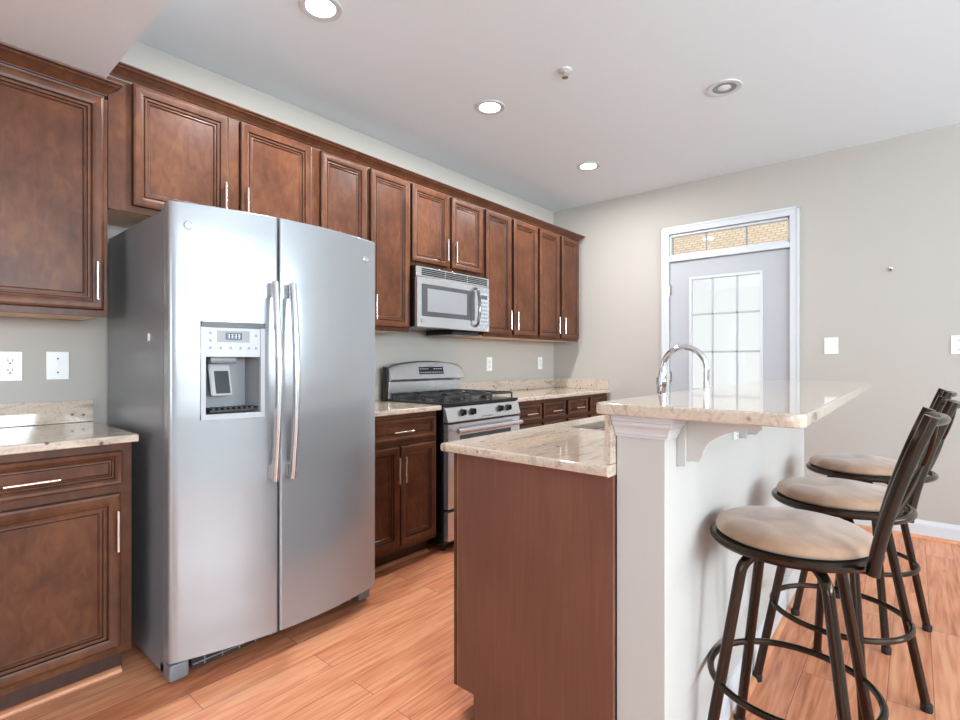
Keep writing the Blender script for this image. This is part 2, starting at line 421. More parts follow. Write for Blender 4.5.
# ------------------------------------------------------------------ door and transom
d1 = thing('door_1', 'x', 'x', (XF, (DY0+DY1)/2, 0)); del d1['label']; del d1['category']; struct(d1)
PX = XF+0.012                                # inner face of the slab, recessed a little
gy0, gy1, gz0, gz1 = -1.945, -1.370, 0.30, 1.915
m = MB('doorp')
sy0, sy1, sz = -2.125, -1.203, 2.062
m.box(PX, PX+0.044, sy0, gy0, 0.012, sz); m.box(PX, PX+0.044, gy1, sy1, 0.012, sz)
m.box(PX, PX+0.044, gy0, gy1, 0.012, gz0, 0.0); m.box(PX, PX+0.044, gy0, gy1, gz1, sz, 0.0)
m.build('door_slab', d1)
m = MB('white')
for (a, b, c, d) in ((gy0, gy0+0.022, gz0, gz1), (gy1-0.022, gy1, gz0, gz1), (gy0+0.022, gy1-0.022, gz0, gz0+0.022), (gy0+0.022, gy1-0.022, gz1-0.022, gz1)):
    m.box(PX-0.008, PX+0.03, a, b, c, d, 0.003)
m.build('lite_frame', d1)
m = MB('doorp')
for i in (1, 2):
    y = gy0+(gy1-gy0)*i/3; m.box(PX+0.004, PX+0.016, y-0.008, y+0.008, gz0+0.02, gz1-0.02, 0.002)
for i in (1, 2, 3, 4):
    z = gz0+(gz1-gz0)*i/5; m.box(PX+0.004, PX+0.016, gy0+0.02, gy1-0.02, z-0.008, z+0.008, 0.002)
m.build('muntin', d1)
m = MB('glass'); m.box(PX+0.018, PX+0.022, gy0+0.01, gy1-0.01, gz0+0.01, gz1-0.01); m.build('glass_pane', d1)
m = MB('nickel'); m.lathe([(0, 0), (0.032, 0), (0.032, 0.008), (0.012, 0.012), (0.011, 0.035), (0.024, 0.042), (0.028, 0.054), (0.022, 0.066), (0, 0.070)], (PX, -2.06, 1.015), 24, 'x'); m.build('door_knob', d1)
for z in (0.2, 1.05, 1.82):
    m = MB('nickel'); m.tube([(XF-0.004, -1.199, z-0.05), (XF-0.004, -1.199, z+0.05)], 0.007, 10); m.box(XF, XF+0.004, -1.222, -1.192, z-0.045, z+0.045); m.build('hinge', d1)
# jamb, casing
m = MB('white')
m.box(XF, XF+T, DY0, sy0-0.003, 0, DZ); m.box(XF, XF+T, sy1+0.003, DY1, 0, DZ); m.box(XF, XF+T, DY0, DY1, DZ-0.022, DZ)
m.box(XF, XF+T, DY0, DY1, sz+0.004, sz+0.060)
struct(m.build('trim_door_jamb'))
def casing(m, y0, y1, z0, z1, horizontal):
    m.box(XF-0.018, XF, y0, y1, z0, z1, 0.004)
m = MB('white')
cz = 2.368
casing(m, -2.195, -2.135, 0, cz, 0); casing(m, -1.203, -1.142, 0, cz, 0); casing(m, -2.136, -1.202, cz-0.058, cz, 1)
m.box(XF-0.024, XF, -2.198, -2.180, 0, cz+0.004, 0.004); m.box(XF-0.024, XF, -1.160, -1.139, 0, cz+0.004, 0.004); m.box(XF-0.024, XF, -2.198, -1.139, cz-0.014, cz+0.006, 0.004)
m.box(XF-0.016, XF, -2.136, -1.202, sz+0.006, sz+0.048, 0.003)
struct(m.build('trim_door_casing'))
w1 = thing('window_1', 'x', 'x', (XF, (DY0+DY1)/2, 2.1)); del w1['label']; del w1['category']; struct(w1)
m = MB('white'); tz0, tz1, ty0, ty1 = 2.112, 2.306, -2.136, -1.196
for (a, b, c, d) in ((ty0, ty0+0.02, tz0, tz1), (ty1-0.02, ty1, tz0, tz1), (ty0, ty1, tz0, tz0+0.018), (ty0, ty1, tz1-0.018, tz1)):
    m.box(XF+0.004, XF+0.05, a, b, c, d, 0.003)
m.build('window_frame', w1)
m = MB('grey')
for i in (1, 2):
    y = ty0+(ty1-ty0)*i/3; m.box(XF+0.022, XF+0.032, y-0.006, y+0.006, tz0+0.01, tz1-0.01)
m.build('window_bar', w1)
m = MB('glass'); m.box(XF+0.034, XF+0.038, ty0+0.01, ty1-0.01, tz0+0.01, tz1-0.01); m.build('glass_pane', w1)

# ------------------------------------------------------------------ outside
m = MB('ground'); m.box(XF+T, 40, -25, 20, -0.25, -0.15); tag(m.build('patio'), 'pale sunlit paved ground outside beyond the glazed door', 'ground')
nb = thing('neighbour_house', 'pale sided house with tan shingled roof seen through the transom and door glass', 'house', (12, -4, -0.15))
m = MB('siding'); m.box(12, 18, -16, 8, -0.15, 3.28); m.build('wall', nb)
m = MB('roofm'); 
rp = bmesh.new()
for a, b in (((11.93, 3.28), (16.5, 6.6)),):
    vs = [rp.verts.new(p) for p in ((a[0], -17, a[1]), (a[0], 9, a[1]), (b[0], 9, b[1]), (b[0], -17, b[1]), (a[0], -17, a[1]-0.12), (a[0], 9, a[1]-0.12), (b[0], 9, b[1]-0.12), (b[0], -17, b[1]-0.12))]
    for q in ((0, 1, 2, 3), (7, 6, 5, 4), (0, 4, 5, 1), (2, 6, 7, 3), (1, 5, 6, 2), (3, 7, 4, 0)): rp.faces.new([vs[i] for i in q])
m.merge(rp); m.build('roof', nb)

# ================================================================== cabinetry
def face_map(facing, y):
    """maps (a, depth out of the face, z) to world for a front in the plane y"""
    s = -1 if facing == '-y' else 1
    return lambda a, d, z: Vector((a, y + s*d, z))
PROF = [(0.0, 0.0, 0), (0.0, 0.019, 1), (0.003, 0.0235, 0), (0.010, 0.0255, 0), (0.024, 0.0245, 0), (0.038, 0.0195, 0), (0.0400, 0.013, 1), (0.0430, 0.013, 0), (0.0460, 0.0175, 0), (0.0525, 0.0160, 0), (0.0545, 0.0100, 1), (0.058, 0.0100, 0), (0.0625, 0.0110, 0), (0.066, 0.006, 0), (0.0680, 0.0050, 1), (0.072, 0.0050, 0)]  # dark flag: glaze in the grooves, painted shade on the outer side faces
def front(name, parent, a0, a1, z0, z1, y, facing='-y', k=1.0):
    f = face_map(facing, y); m = MB('cab', 'glaze_shade'); rings = []
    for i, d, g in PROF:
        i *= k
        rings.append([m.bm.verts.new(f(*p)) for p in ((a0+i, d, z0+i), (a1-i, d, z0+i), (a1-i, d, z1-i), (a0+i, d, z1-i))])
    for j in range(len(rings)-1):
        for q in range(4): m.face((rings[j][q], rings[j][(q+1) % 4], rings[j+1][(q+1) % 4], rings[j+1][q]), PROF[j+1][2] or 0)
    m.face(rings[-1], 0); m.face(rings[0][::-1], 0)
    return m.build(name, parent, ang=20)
def pull(parent, a, z, y, vertical=True, L=0.15, facing='-y'):
    f = face_map(facing, y); m = MB('nickel'); d0, d1 = 0.018, 0.048
    h = L/2
    if vertical:
        m.tube([f(a, d1, z-h), f(a, d1, z+h)], 0.0056, 12)
        for q in (-h+0.025, h-0.025): m.tube([f(a, d0, z+q), f(a, d1, z+q)], 0.004, 8)
    else:
        m.tube([f(a-h, d1, z), f(a+h, d1, z)], 0.0056, 12)
        for q in (-h+0.025, h-0.025): m.tube([f(a+q, d0, z), f(a+q, d1, z)], 0.004, 8)
    return m.build('handle', parent)

UY = -0.33
def upper(label, x0, x1, z0, z1, doors, handles, bottom='maple', extra_left=None):
    r = thing('upper_cabinet', label, 'cabinet', ((x0+x1)/2, -0.001, z0), group='wall cabinets')
    m = MB('cab', 'glaze_shade'); m.box(x0, x1, UY+0.012, -0.001, z0+0.012, z1); m.build('body', r)
    # face frame with openings behind the doors
    m = MB('cab'); m.box(x0, x1, UY, UY+0.012, z0, z1, 0.0015); m.build('face_frame', r)
    m = MB(bottom); m.box(x0+0.012, x1-0.012, UY+0.014, -0.001, z0+0.004, z0+0.012); m.build('underside', r)
    for (a0, a1, zz0, zz1), hx in zip(doors, handles):
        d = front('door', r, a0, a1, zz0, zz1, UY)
        if hx is not None: pull(d, hx, zz0+0.115, UY)
    return r
UZ = 1.38
upper('brown wall cabinet above the left counter under the dropped soffit', 0.03, 0.62, UZ-0.01, 2.266, [(0.05, 0.603, 1.397, 2.262)], [0.577])
upper('wide short brown wall cabinet above the fridge, two doors', 0.622, 1.601, 1.822, 2.369, [(0.705, 1.102, 1.85, 2.365), (1.16, 1.548, 1.85, 2.365)], [1.078, 1.184])
upper('tall brown wall cabinet half hidden behind the right edge of the fridge', 1.6015, 2.270, UZ, 2.369, [(1.606, 1.918, 1.405, 2.362), (1.948, 2.262, 1.405, 2.362)], [1.895, 1.972])
upper('short brown wall cabinet with two doors directly above the microwave', 2.272, 3.028, 1.82, 2.369, [(2.286, 2.624, 1.852, 2.36), (2.663, 3.000, 1.852, 2.36)], [2.600, 2.688])
upper('tall brown wall cabinet immediately right of the microwave', 3.030, 3.768, UZ, 2.369, [(3.046, 3.363, 1.405, 2.36), (3.405, 3.745, 1.405, 2.36)], [3.338, 3.430])
upper('brown wall cabinet at the far end beside the door wall', 3.770, 4.490, UZ, 2.369, [(3.789, 4.105, 1.405, 2.36), (4.158, 4.474, 1.405, 2.36)], [4.080, 4.183])
def crown(name, label, x0, x1, zb, zt, proj, ret):
    m = MB('cab', 'glaze_shade'); h = zt-zb
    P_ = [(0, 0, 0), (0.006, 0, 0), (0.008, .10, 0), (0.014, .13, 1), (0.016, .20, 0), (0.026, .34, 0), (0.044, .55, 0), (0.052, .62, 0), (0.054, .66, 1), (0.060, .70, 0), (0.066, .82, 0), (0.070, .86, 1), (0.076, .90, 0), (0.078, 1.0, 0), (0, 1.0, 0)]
    k = proj/0.078; rings = []
    for d, q, g in P_:
        d *= k; z = zb+q*h
        rings.append([m.bm.verts.new(p) for p in ((x0, UY-0.0008-d, z), (x1+d, UY-0.0008-d, z), (x1+d, ret, z))])
    for j in range(len(rings)-1):
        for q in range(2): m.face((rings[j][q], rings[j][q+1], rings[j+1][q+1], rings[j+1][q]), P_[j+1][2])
    m.face([r[0] for r in rings], 0); m.face([r[2] for r in rings][::-1], 0)
    if ret < -0.1: m.box(x0, x1, UY+0.001, -0.001, zb+0.001, zt-0.001)
    return tag(m.build(name, ang=20), label, 'moulding')
crown('crown_moulding', 'short brown crown moulding tucked under the soffit, left cabinet', 0.0, 0.603, 2.268, 2.327, 0.058, UY)
crown('crown_moulding', 'long brown crown moulding running along the top of the wall cabinets', 0.625, 4.490, 2.370, 2.418, 0.055, -0.001)

BY = -0.61
def base(label, x0, x1, drawers, doors, dh, hh, kick_ends=True, hz=0.57):
    r = thing('base_cabinet', label, 'cabinet', ((x0+x1)/2, -0.001, 0), group='base cabinets along the wall')
    m = MB('cab'); m.box(x0, x1, BY+0.012, -0.001, 0.102, 0.884); m.build('body', r)
    m = MB('cab'); m.box(x0, x1, BY, BY+0.012, 0.102, 0.884, 0.0015); m.build('face_frame', r)
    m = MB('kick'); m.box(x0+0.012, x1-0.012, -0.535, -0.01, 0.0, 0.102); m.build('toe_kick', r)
    for (a0, a1), h in zip(drawers, dh):
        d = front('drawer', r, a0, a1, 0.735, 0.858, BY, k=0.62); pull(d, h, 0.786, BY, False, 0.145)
    for (a0, a1), h in zip(doors, hh):
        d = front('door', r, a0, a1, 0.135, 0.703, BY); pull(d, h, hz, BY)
    return r
base('brown base cabinet left of the fridge with one drawer over one door', 0.03, 0.628, [(0.058, 0.594)], [(0.058, 0.588)], [0.335], [0.574])
base('brown base cabinet between the fridge and the range', 1.650, 2.246, [(1.672, 2.224)], [(1.672, 1.932), (1.942, 2.224)], [1.945], [1.914, 1.962])
base('brown base cabinet immediately right of the range', 3.040, 3.766, [(3.060, 3.392), (3.422, 3.742)], [(3.060, 3.392), (3.422, 3.742)], [3.226, 3.582], [3.37, 3.444])
base('brown base cabinet in the far corner under the counter end', 3.768, 4.545, [(3.798, 4.128), (4.184, 4.510)], [(3.798, 4.128), (4.184, 4.510)], [3.963, 4.347], [4.106, 4.206])
shoe_y('trim_left_shoe', -0.536, 0.045, 0.612); shoe_y('trim_middle_shoe', -0.536, 1.665, 2.235)

def counter(name, label, outline, z0, z1, bev=0.006, hole=None, parent=None):
    m = MB('granite')
    t = bmesh.new()
    vs = [t.verts.new((x, y, z0)) for x, y in outline]
    f = t.faces.new(vs)
    r = bmesh.ops.extrude_face_region(t, geom=[f]); up = [e for e in r['geom'] if isinstance(e, bmesh.types.BMVert)]
    bmesh.ops.translate(t, verts=up, vec=(0, 0, z1-z0))
    bmesh.ops.recalc_face_normals(t, faces=list(t.faces))
    ed = [e for e in t.edges if abs(e.verts[0].co.z-e.verts[1].co.z) < 1e-5]
    bmesh.ops.bevel(t, geom=ed, offset=bev, segments=3, profile=0.5, affect='EDGES')
    m.merge(t)
    o = m.build(name, parent)
    if label: tag(o, label, 'countertop')
    return o
def rect(x0, x1, y0, y1): return [(x0, y0), (x1, y0), (x1, y1), (x0, y1)]
CZ0, CZ1 = 0.886, 0.916
counter('countertop', 'cream granite countertop left of the fridge', rect(-0.02, 0.642, -0.64, -0.002), CZ0, CZ1)
counter('countertop', 'short granite countertop between the fridge and the range', rect(1.645, 2.262, -0.64, -0.002), CZ0, CZ1)
counter('countertop', 'long granite countertop running from the range to the door wall', rect(3.034, 4.565, -0.64, -0.002), CZ0, CZ1)
def splash(label, *b):
    m = MB('granite'); m.box(*b, 0.002); tag(m.build('backsplash'), label, 'backsplash')
splash('low granite backsplash strip on the wall left of the fridge', -0.02, 0.642, -0.022, -0.001, CZ1+0.001, 1.013)
splash('low granite backsplash strip beside the left side of the range', 1.645, 2.262, -0.022, -0.001, CZ1+0.001, 1.013)
splash('long low granite backsplash strip behind the counter right of the range', 3.034, 4.546, -0.022, -0.001, CZ1+0.001, 1.013)
splash('short granite backsplash strip on the door wall at the counter end', 4.548, 4.569, -0.622, -0.001, CZ1+0.001, 1.013)

# ------------------------------------------------------------------ island
PXI = 1.262
ix = thing('island_cabinet', 'dark brown island base cabinet with plain end panel beside the pony wall', 'cabinet', (2.3, -1.98, 0))
m = MB('panelw'); m.prism([(IY1+0.001, 0.0), (-1.772, 0.0), (-1.772, 0.102), (-1.702, 0.102), (-1.702, 0.884), (IY1+0.001, 0.884)], 'x', PXI, PXI+0.014, bev=0.001); m.build('end_panel', ix)
m = MB('maple'); m.box(PXI+0.002, PXI+0.013, -1.702, -1.6995, 0.103, 0.883); m.build('panel_edge', ix)
m = MB('cab'); m.box(PXI+0.014, 3.30, -2.258, -1.700, 0.102, 0.68); 
m.box(PXI+0.014, 1.80, -2.258, -1.700, 0.68, 0.884); m.box(2.66, 3.30, -2.258, -1.700, 0.68, 0.884); m.box(1.80, 2.66, -1.73, -1.700, 0.68, 0.884); m.build('body', ix)
m = MB('cab'); m.box(PXI, 3.30, -1.6993, -1.684, 0.102, 0.884, 0.0015); m.build('face_frame', ix)
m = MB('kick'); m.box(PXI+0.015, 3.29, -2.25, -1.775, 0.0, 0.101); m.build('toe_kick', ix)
for a0, a1 in ((1.285, 1.74), (1.80, 2.215), (2.225, 2.64), (2.70, 3.28)):
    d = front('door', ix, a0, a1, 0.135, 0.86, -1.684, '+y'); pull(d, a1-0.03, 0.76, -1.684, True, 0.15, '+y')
shoe_x('trim_island_end_shoe', PXI, -2.262, -1.772)

# island counter with the sink cut out of it: four slabs welded as one mesh
SX0, SX1, SY0, SY1 = 1.86, 2.60, -2.13, -1.775
m = MB('granite')
X0, X1, Y0, Y1 = 1.228, 3.33, -2.2605, -1.655
def ring_pts(x0, x1, y0, y1, z): return [(x0, y0, z), (x1, y0, z), (x1, y1, z), (x0, y1, z)]
loops = []
for d, z in ((0.008, CZ0), (0.002, CZ0+0.003), (0, CZ0+0.009), (0, CZ1-0.009), (0.002, CZ1-0.003), (0.008, CZ1)):
    loops.append([m.bm.verts.new(p) for p in ring_pts(X0+d, X1-d, Y0, Y1-d, z)])
for z in (CZ1, CZ0):
    loops.append([m.bm.verts.new(p) for p in ring_pts(SX0, SX1, SY0, SY1, z)])
loops.append(loops[0])
for j in range(len(loops)-1):
    for q in range(4): m.face((loops[j][q], loops[j][(q+1) % 4], loops[j+1][(q+1) % 4], loops[j+1][q]))
tag(m.build('countertop'), 'granite island countertop with the sink cut into it', 'countertop')
# raised bar top: rounded corners
def rrect(x0, x1, y0, y1, r, n=8):
    out = []
    for cx, cy, a in ((x1-r, y0+r, -PI/2), (x1-r, y1-r, 0), (x0+r, y1-r, PI/2), (x0+r, y0+r, PI)):
        for i in range(n+1):
            t = a+PI/2*i/n; out.append((cx+r*math.cos(t), cy+r*math.sin(t)))
    return out
m = MB('granite'); loops = []
BX0, BX1, BY0, BY1, B0, B1 = 1.222, 3.42, -2.700, -2.222, 1.051, 1.081
for d, z in ((0.005, B0), (0.0015, B0+0.0015), (0, B0+0.005), (0, B1-0.006), (0.0018, B1-0.0018), (0.006, B1)):
    loops.append([m.bm.verts.new((x, y, z)) for x, y in rrect(BX0+d, BX1-d, BY0+d, BY1-d, 0.028-d*0.5)])
n = len(loops[0])
for j in range(len(loops)-1):
    for q in range(n): m.face((loops[j][q], loops[j][(q+1) % n], loops[j+1][(q+1) % n], loops[j+1][q]))
m.face(loops[0][::-1]); m.face(loops[-1])
tag(m.build('countertop'), 'raised granite breakfast bar top on the pony wall', 'countertop')
splash('upright granite strip between island countertop and raised bar', 1.250, 3.33, -2.2600, -2.242, CZ1+0.001, 1.050)
# corbels
def corbel(x, label):
    r = thing('corbel', label, 'bracket', (x, IY0, 0.92), group='corbels under the bar')
    y = IY0-0.001
    m = MB('island_paint'); m.box(x-0.024, x+0.024, y-0.022, y, 0.915, 1.0495, 0.002); m.build('back_plate', r)
    m = MB('island_paint'); m.box(x-0.024, x+0.024, y-0.20, y-0.0225, 1.040, 1.0495, 0.002); m.build('top_plate', r)
    P_ = [(y-0.0225, 1.0395), (y-0.0225, 0.930), (y-0.050, 0.930), (y-0.056, 0.938)]
    for i in range(9):
        a = i/8*PI/2
        P_.append((y-0.190+0.130*math.cos(a), 0.942+0.080*math.sin(a)))
    P_ += [(y-0.198, 1.024), (y-0.198, 1.0395)]
    m = MB('island_paint'); m.prism(P_, 'x', x-0.013, x+0.013); m.build('brace', r, ang=25)
corbel(1.385, 'white corbel bracket under the near end of the bar')
corbel(2.02, 'white corbel bracket under the bar further from the camera')

# ------------------------------------------------------------------ sink and faucet
r = thing('kitchen_sink', 'stainless undermount kitchen sink set in the island countertop', 'sink', ((SX0+SX1)/2, (SY0+SY1)/2, 0.70))
m = MB('sinksteel'); ls = []
for d, z in ((-0.012, CZ0-0.002), (0.0, CZ0-0.002), (0.006, 0.86), (0.012, 0.72), (0.035, 0.70)):
    ls.append([m.bm.verts.new((x, y, z)) for x, y in rrect(SX0+d, SX1-d, SY0+d, SY1-d, 0.05, 6)])
n = len(ls[0])
for j in range(len(ls)-1):
    for q in range(n): m.face((ls[j][q], ls[j][(q+1) % n], ls[j+1][(q+1) % n], ls[j+1][q]))
m.face(ls[-1]); m.build('basin', r, recalc=False)
m = MB('sinksteel'); m.box(2.225, 2.240, SY0+0.01, SY1-0.01, 0.702, 0.85, 0.005); m.build('divider', r)
for x in (2.04, 2.42):
    m = MB('chrome'); m.lathe([(0, 0.002), (0.02, 0.002), (0.022, 0.005), (0.042, 0.005), (0.044, 0.001), (0, 0.001)], (x, (SY0+SY1)/2, 0.70), 20); m.build('drain', r)
FX, FY = 2.315, -2.185
r = thing('faucet', 'chrome gooseneck kitchen faucet behind the sink', 'faucet', (FX, FY, CZ1))
m = MB('chrome'); m.lathe([(0, 0.001), (0.030, 0.001), (0.030, 0.006), (0.024, 0.012), (0.021, 0.03), (0.019, 0.10), (0.0155, 0.11), (0, 0.11)], (FX, FY, CZ1), 24); m.build('base', r)
m = MB('chrome'); R_ = 0.094
pts = [(FX, FY, CZ1+0.105), (FX, FY, 1.10)]
for i in range(0, 17):
    a = PI*i/16*0.97; pts.append((FX, FY+R_-R_*math.cos(a), 1.157+R_*math.sin(a)))
m.tube(pts, 0.0125, 16); m.build('spout', r)
m = MB('chrome', 'slot'); ex = pts[-1]
m.tube([ex, (FX, ex[1]+0.001, ex[2]-0.02), (FX, ex[1]+0.004, ex[2]-0.06), (FX, ex[1]+0.007, ex[2]-0.10), (FX, ex[1]+0.008, ex[2]-0.125)], [0.0135, 0.017, 0.021, 0.0215, 0.017], 16)
m.build('spray_head', r)
m = MB('dark'); m.box(FX-0.008, FX+0.008, ex[1]+0.020, ex[1]+0.028, ex[2]-0.09, ex[2]-0.05, 0.003); m.build('spray_button', r)
m = MB('chrome'); m.tube([(FX+0.018, FY, CZ1+0.075), (FX+0.045, FY, CZ1+0.08), (FX+0.09, FY-0.001, CZ1+0.10)], [0.011, 0.009, 0.006], 12); m.build('lever', r)

# ================================================================== fridge
FX0, FX1, FTOP = 0.692, 1.598, 1.775
FC = (FX0+FX1)/2
def fy(x): return -0.806-0.034*(x-FX0)/(FX1-FX0)-0.072*(1-((x-FC)/((FX1-FX0)/2))**2)
fr = thing('refrigerator', 'tall stainless side by side refrigerator with ice and water dispenser', 'refrigerator', (FC, -0.4, 0))
m = MB('fside'); m.box(FX0, FX1, -0.748, -0.045, 0.025, 1.752, 0.006); m.build('body', fr)
m = MB('dark'); m.box(FX0+0.012, FX1-0.012, -0.756, -0.7482, 0.09, 1.745); m.build('gasket', fr)
def fdoor(x0, x1, z0, z1, rl, rr, cut=None):
    """curved front door; cut=(a0,a1,c0,c1) leaves an opening for the dispenser"""
    m = MB('steel')
    xs = [x0, x0+0.002, x0+0.006, x0+0.013]+[x0+0.013+(x1-x0-0.026)*i/22 for i in range(1, 22)]+[x1-0.013, x1-0.006, x1-0.002, x1]
    if cut: xs = sorted(set([x for x in xs if not (cut[0]-0.006 < x < cut[1]+0.006 and (abs(x-cut[0]) < 0.006 or abs(x-cut[1]) < 0.006))]+[cut[0], cut[1]]))
    zs = [z0, z0+0.004, z1-0.004, z1]
    if cut: zs = [z0, z0+0.004, cut[2], cut[3], z1-0.004, z1]
    def Y_(x, z):
        y = fy(x)
        for e, rr_ in ((x-x0, rl), (x1-x, rr)):
            if e < rr_: y += rr_-math.sqrt(max(0, rr_*rr_-(rr_-e)**2))
        if z in (z0, z1): y += 0.004
        return y
    g = [[m.bm.verts.new((x, Y_(x, z), z)) for x in xs] for z in zs]
    bk = [[m.bm.verts.new((x, -0.757, z)) for x in xs] for z in (z0, z1)]
    for j in range(len(zs)-1):
        for i in range(len(xs)-1):
            if cut and zs[j] >= cut[2]-1e-6 and zs[j+1] <= cut[3]+1e-6 and xs[i] >= cut[0]-1e-6 and xs[i+1] <= cut[1]+1e-6: continue
            m.face((g[j][i], g[j][i+1], g[j+1][i+1], g[j+1][i]))
    for i in range(len(xs)-1):
        m.face((g[0][i+1], g[0][i], bk[0][i], bk[0][i+1])); m.face((g[-1][i], g[-1][i+1], bk[1][i+1], bk[1][i]))
        m.face((bk[0][i], bk[1][i], bk[1][i+1], bk[0][i+1]))
    for c in (0, -1):
        m.face([g[j][c] for j in range(len(zs))] + [bk[1][c], bk[0][c]])
    return m.build('door', fr, ang=50)
SPL = 1.066
cut = (0.797, 0.992, 0.985, 1.322)
dl = fdoor(FX0-0.002, SPL-0.004, 0.085, FTOP, 0.014, 0.006, cut)
dr = fdoor(SPL+0.004, FX1+0.002, 0.085, FTOP, 0.006, 0.014)
# dispenser
dz = bpy.data.objects.new('dispenser', None); dz.location = (0.895-FC, -0.86+0.4, 1.15); C.objects.link(dz); dz.parent = fr
def sub(mb, name): return mb.build(name, dz)
a0, a1, c0, c1 = cut
m = MB('grey'); yb = -0.775; t = bmesh.new()
# recess walls
f0, f1 = fy(a0)+0.002, fy(a1)+0.002
q = [t.verts.new(p) for p in ((a0, f0, c0), (a1, f1, c0), (a1, f1, c1), (a0, f0, c1), (a0+0.012, yb, c0+0.02), (a1-0.012, yb, c0+0.02), (a1-0.012, yb, c1-0.01), (a0+0.012, yb, c1-0.01))]
for w in ((0, 1, 5, 4), (1, 2, 6, 5), (2, 3, 7, 6), (3, 0, 4, 7), (4, 5, 6, 7)): t.faces.new([q[i] for i in w])
m.merge(t); sub(m, 'recess')
m = MB('lgrey'); e = 0.013
def arc_strip(m, x0, x1, z0, z1, out0, out1, n=8, mi=None):
    """a band that follows the door's curve"""
    A = []
    for i in range(n+1):
        x = x0+(x1-x0)*i/n; y = fy(x)
        A.append([m.bm.verts.new(p) for p in ((x, y-out0, z0), (x, y-out1, z0), (x, y-out1, z1), (x, y-out0, z1))])
    for i in range(n):
        for k in range(4): m.face((A[i][k], A[i][(k+1) % 4], A[i+1][(k+1) % 4], A[i+1][k]), mi)
    m.face(A[0], mi); m.face(A[-1][::-1], mi)
arc_strip(m, a0-e, a1+e, c0-e-0.004, c0+0.004, -0.004, 0.010)
arc_strip(m, a0-e, a0+0.002, c0-e, c1+e, -0.004, 0.010, 2); arc_strip(m, a1-0.002, a1+e, c0-e, c1+e, -0.004, 0.010, 2)
sub(m, 'dispenser_frame')
m = MB('dark'); arc_strip(m, a0-e, a1+e, c1-0.004, c1+e+0.004, -0.004, 0.016); sub(m, 'dispenser_hood')
m = MB('lgrey'); arc_strip(m, a0+0.002, a1-0.002, 1.206, c1-0.004, -0.02, 0.004); sub(m, 'control_panel')
m = MB('grey'); arc_strip(m, 0.838, 0.950, 1.262, 1.306, 0.002, 0.0055, 4); sub(m, 'screen_border')
m = MB('lcd'); arc_strip(m, 0.866, 0.922, 1.272, 1.298, 0.004, 0.0065, 3); sub(m, 'screen')
m = MB('digit')
for k in range(4):
    x = 0.872+k*0.012
    arc_strip(m, x, x+0.007, 1.277, 1.279, 0.006, 0.0070, 1); arc_strip(m, x, x+0.007, 1.284, 1.286, 0.006, 0.0070, 1); arc_strip(m, x, x+0.007, 1.291, 1.293, 0.006, 0.0070, 1)
    arc_strip(m, x+0.005, x+0.007, 1.279, 1.291, 0.006, 0.0070, 1)
sub(m, 'screen_digits')
for x, z in ((0.816, 1.296), (0.816, 1.268), (0.816, 1.240), (0.974, 1.290), (0.974, 1.240), (0.850, 1.240), (0.884, 1.240), (0.918, 1.240), (0.948, 1.240)):
    m = MB('grey'); arc_strip(m, x-0.007, x+0.007, z-0.005, z-0.0035, 0.003, 0.0048, 1); arc_strip(m, x-0.004, x+0.004, z-0.0035, z+0.005, 0.003, 0.0048, 1); sub(m, 'panel_button')
m = MB('fside'); m.box(0.815, 0.915, -0.855, -0.79, 1.180, 1.206, 0.008); sub(m, 'ice_chute')
m = MB('lgrey'); t = bmesh.new(); bmesh.ops.create_cube(t, size=1, matrix=Matrix.LocRotScale((0.862, -0.822, 1.118), Matrix.Rotation(math.radians(-14), 3, 'X'), (0.078, 0.012, 0.125)))
bmesh.ops.bevel(t, geom=list(t.edges), offset=0.003, segments=2, affect='EDGES'); m.merge(t); sub(m, 'paddle')
m = MB('dark'); t = bmesh.new(); bmesh.ops.create_cube(t, size=1, matrix=Matrix.LocRotScale((0.866, -0.8305, 1.108), Matrix.Rotation(math.radians(-14), 3, 'X'), (0.052, 0.008, 0.088))); m.merge(t); sub(m, 'paddle_pad')
m = MB('dark')
for k in range(9): m.box(a0+0.018+k*0.021, a0+0.030+k*0.021, -0.865, -0.79, c0+0.020, c0+0.026)
m.box(a0+0.01, a1-0.01, -0.872, -0.785, c0+0.012, c0+0.0195); sub(m, 'drip_tray')
# handles
def fhandle(x, par):
    m = MB('steel2'); y0 = fy(x)
    P_ = []
    for i in range(25):
        u = i/24; z = 0.715+0.79*u; P_.append((x, y0-0.040-0.032*math.sin(PI*u), z))
    m.tube(P_, 0.018, 16, flat=(0.75, 1.0))
    for z in (0.745, 1.475): m.box(x-0.012, x+0.012, y0-0.050, y0+0.001, z-0.028, z+0.028, 0.004)
    return m.build('handle', par)
fhandle(1.030, dl); fhandle(1.102, dr)
def badge(x, z, par):
    m = MB('chrome', 'lgrey'); y = fy(x)
    m.lathe([(0, -0.001), (0.0145, -0.001), (0.0145, 0.003), (0.0125, 0.0042), (0.0115, 0.003), (0, 0.003)], (x, y, z), 28, 'y')
    for s_ in (-1, 1):      # entwined script letters as small curls
        m.tube([(x+s_*0.002+s_*0.0045*math.cos(a*0.55), y-0.0036, z+0.006*math.sin(a*0.55)) for a in range(10)], 0.0008, 6, mi=1)
    return m.build('badge', par)
badge(0.747, 1.690, dl); badge(1.522, 1.678, dr)
m = MB('dark', 'grey'); 
t = []
m.box(FX0+0.076, FX1-0.076, -0.80, -0.755, 0.035, 0.078)
for k in range(11):
    x = FX0+0.12+k*0.066; m.box(x, x+0.003, -0.806, -0.80, 0.037, 0.076, mi=1)
m.box(FX0+0.08, FX1-0.08, -0.806, -0.80, 0.050, 0.053, mi=1)
m.build('base_grille', fr)
for x in (FX0+0.035, FX1-0.035):
    m = MB('fside'); m.box(x-0.035, x+0.035, -0.800, -0.70, 0.012, 0.075, 0.012); m.build('caster_cover', fr)
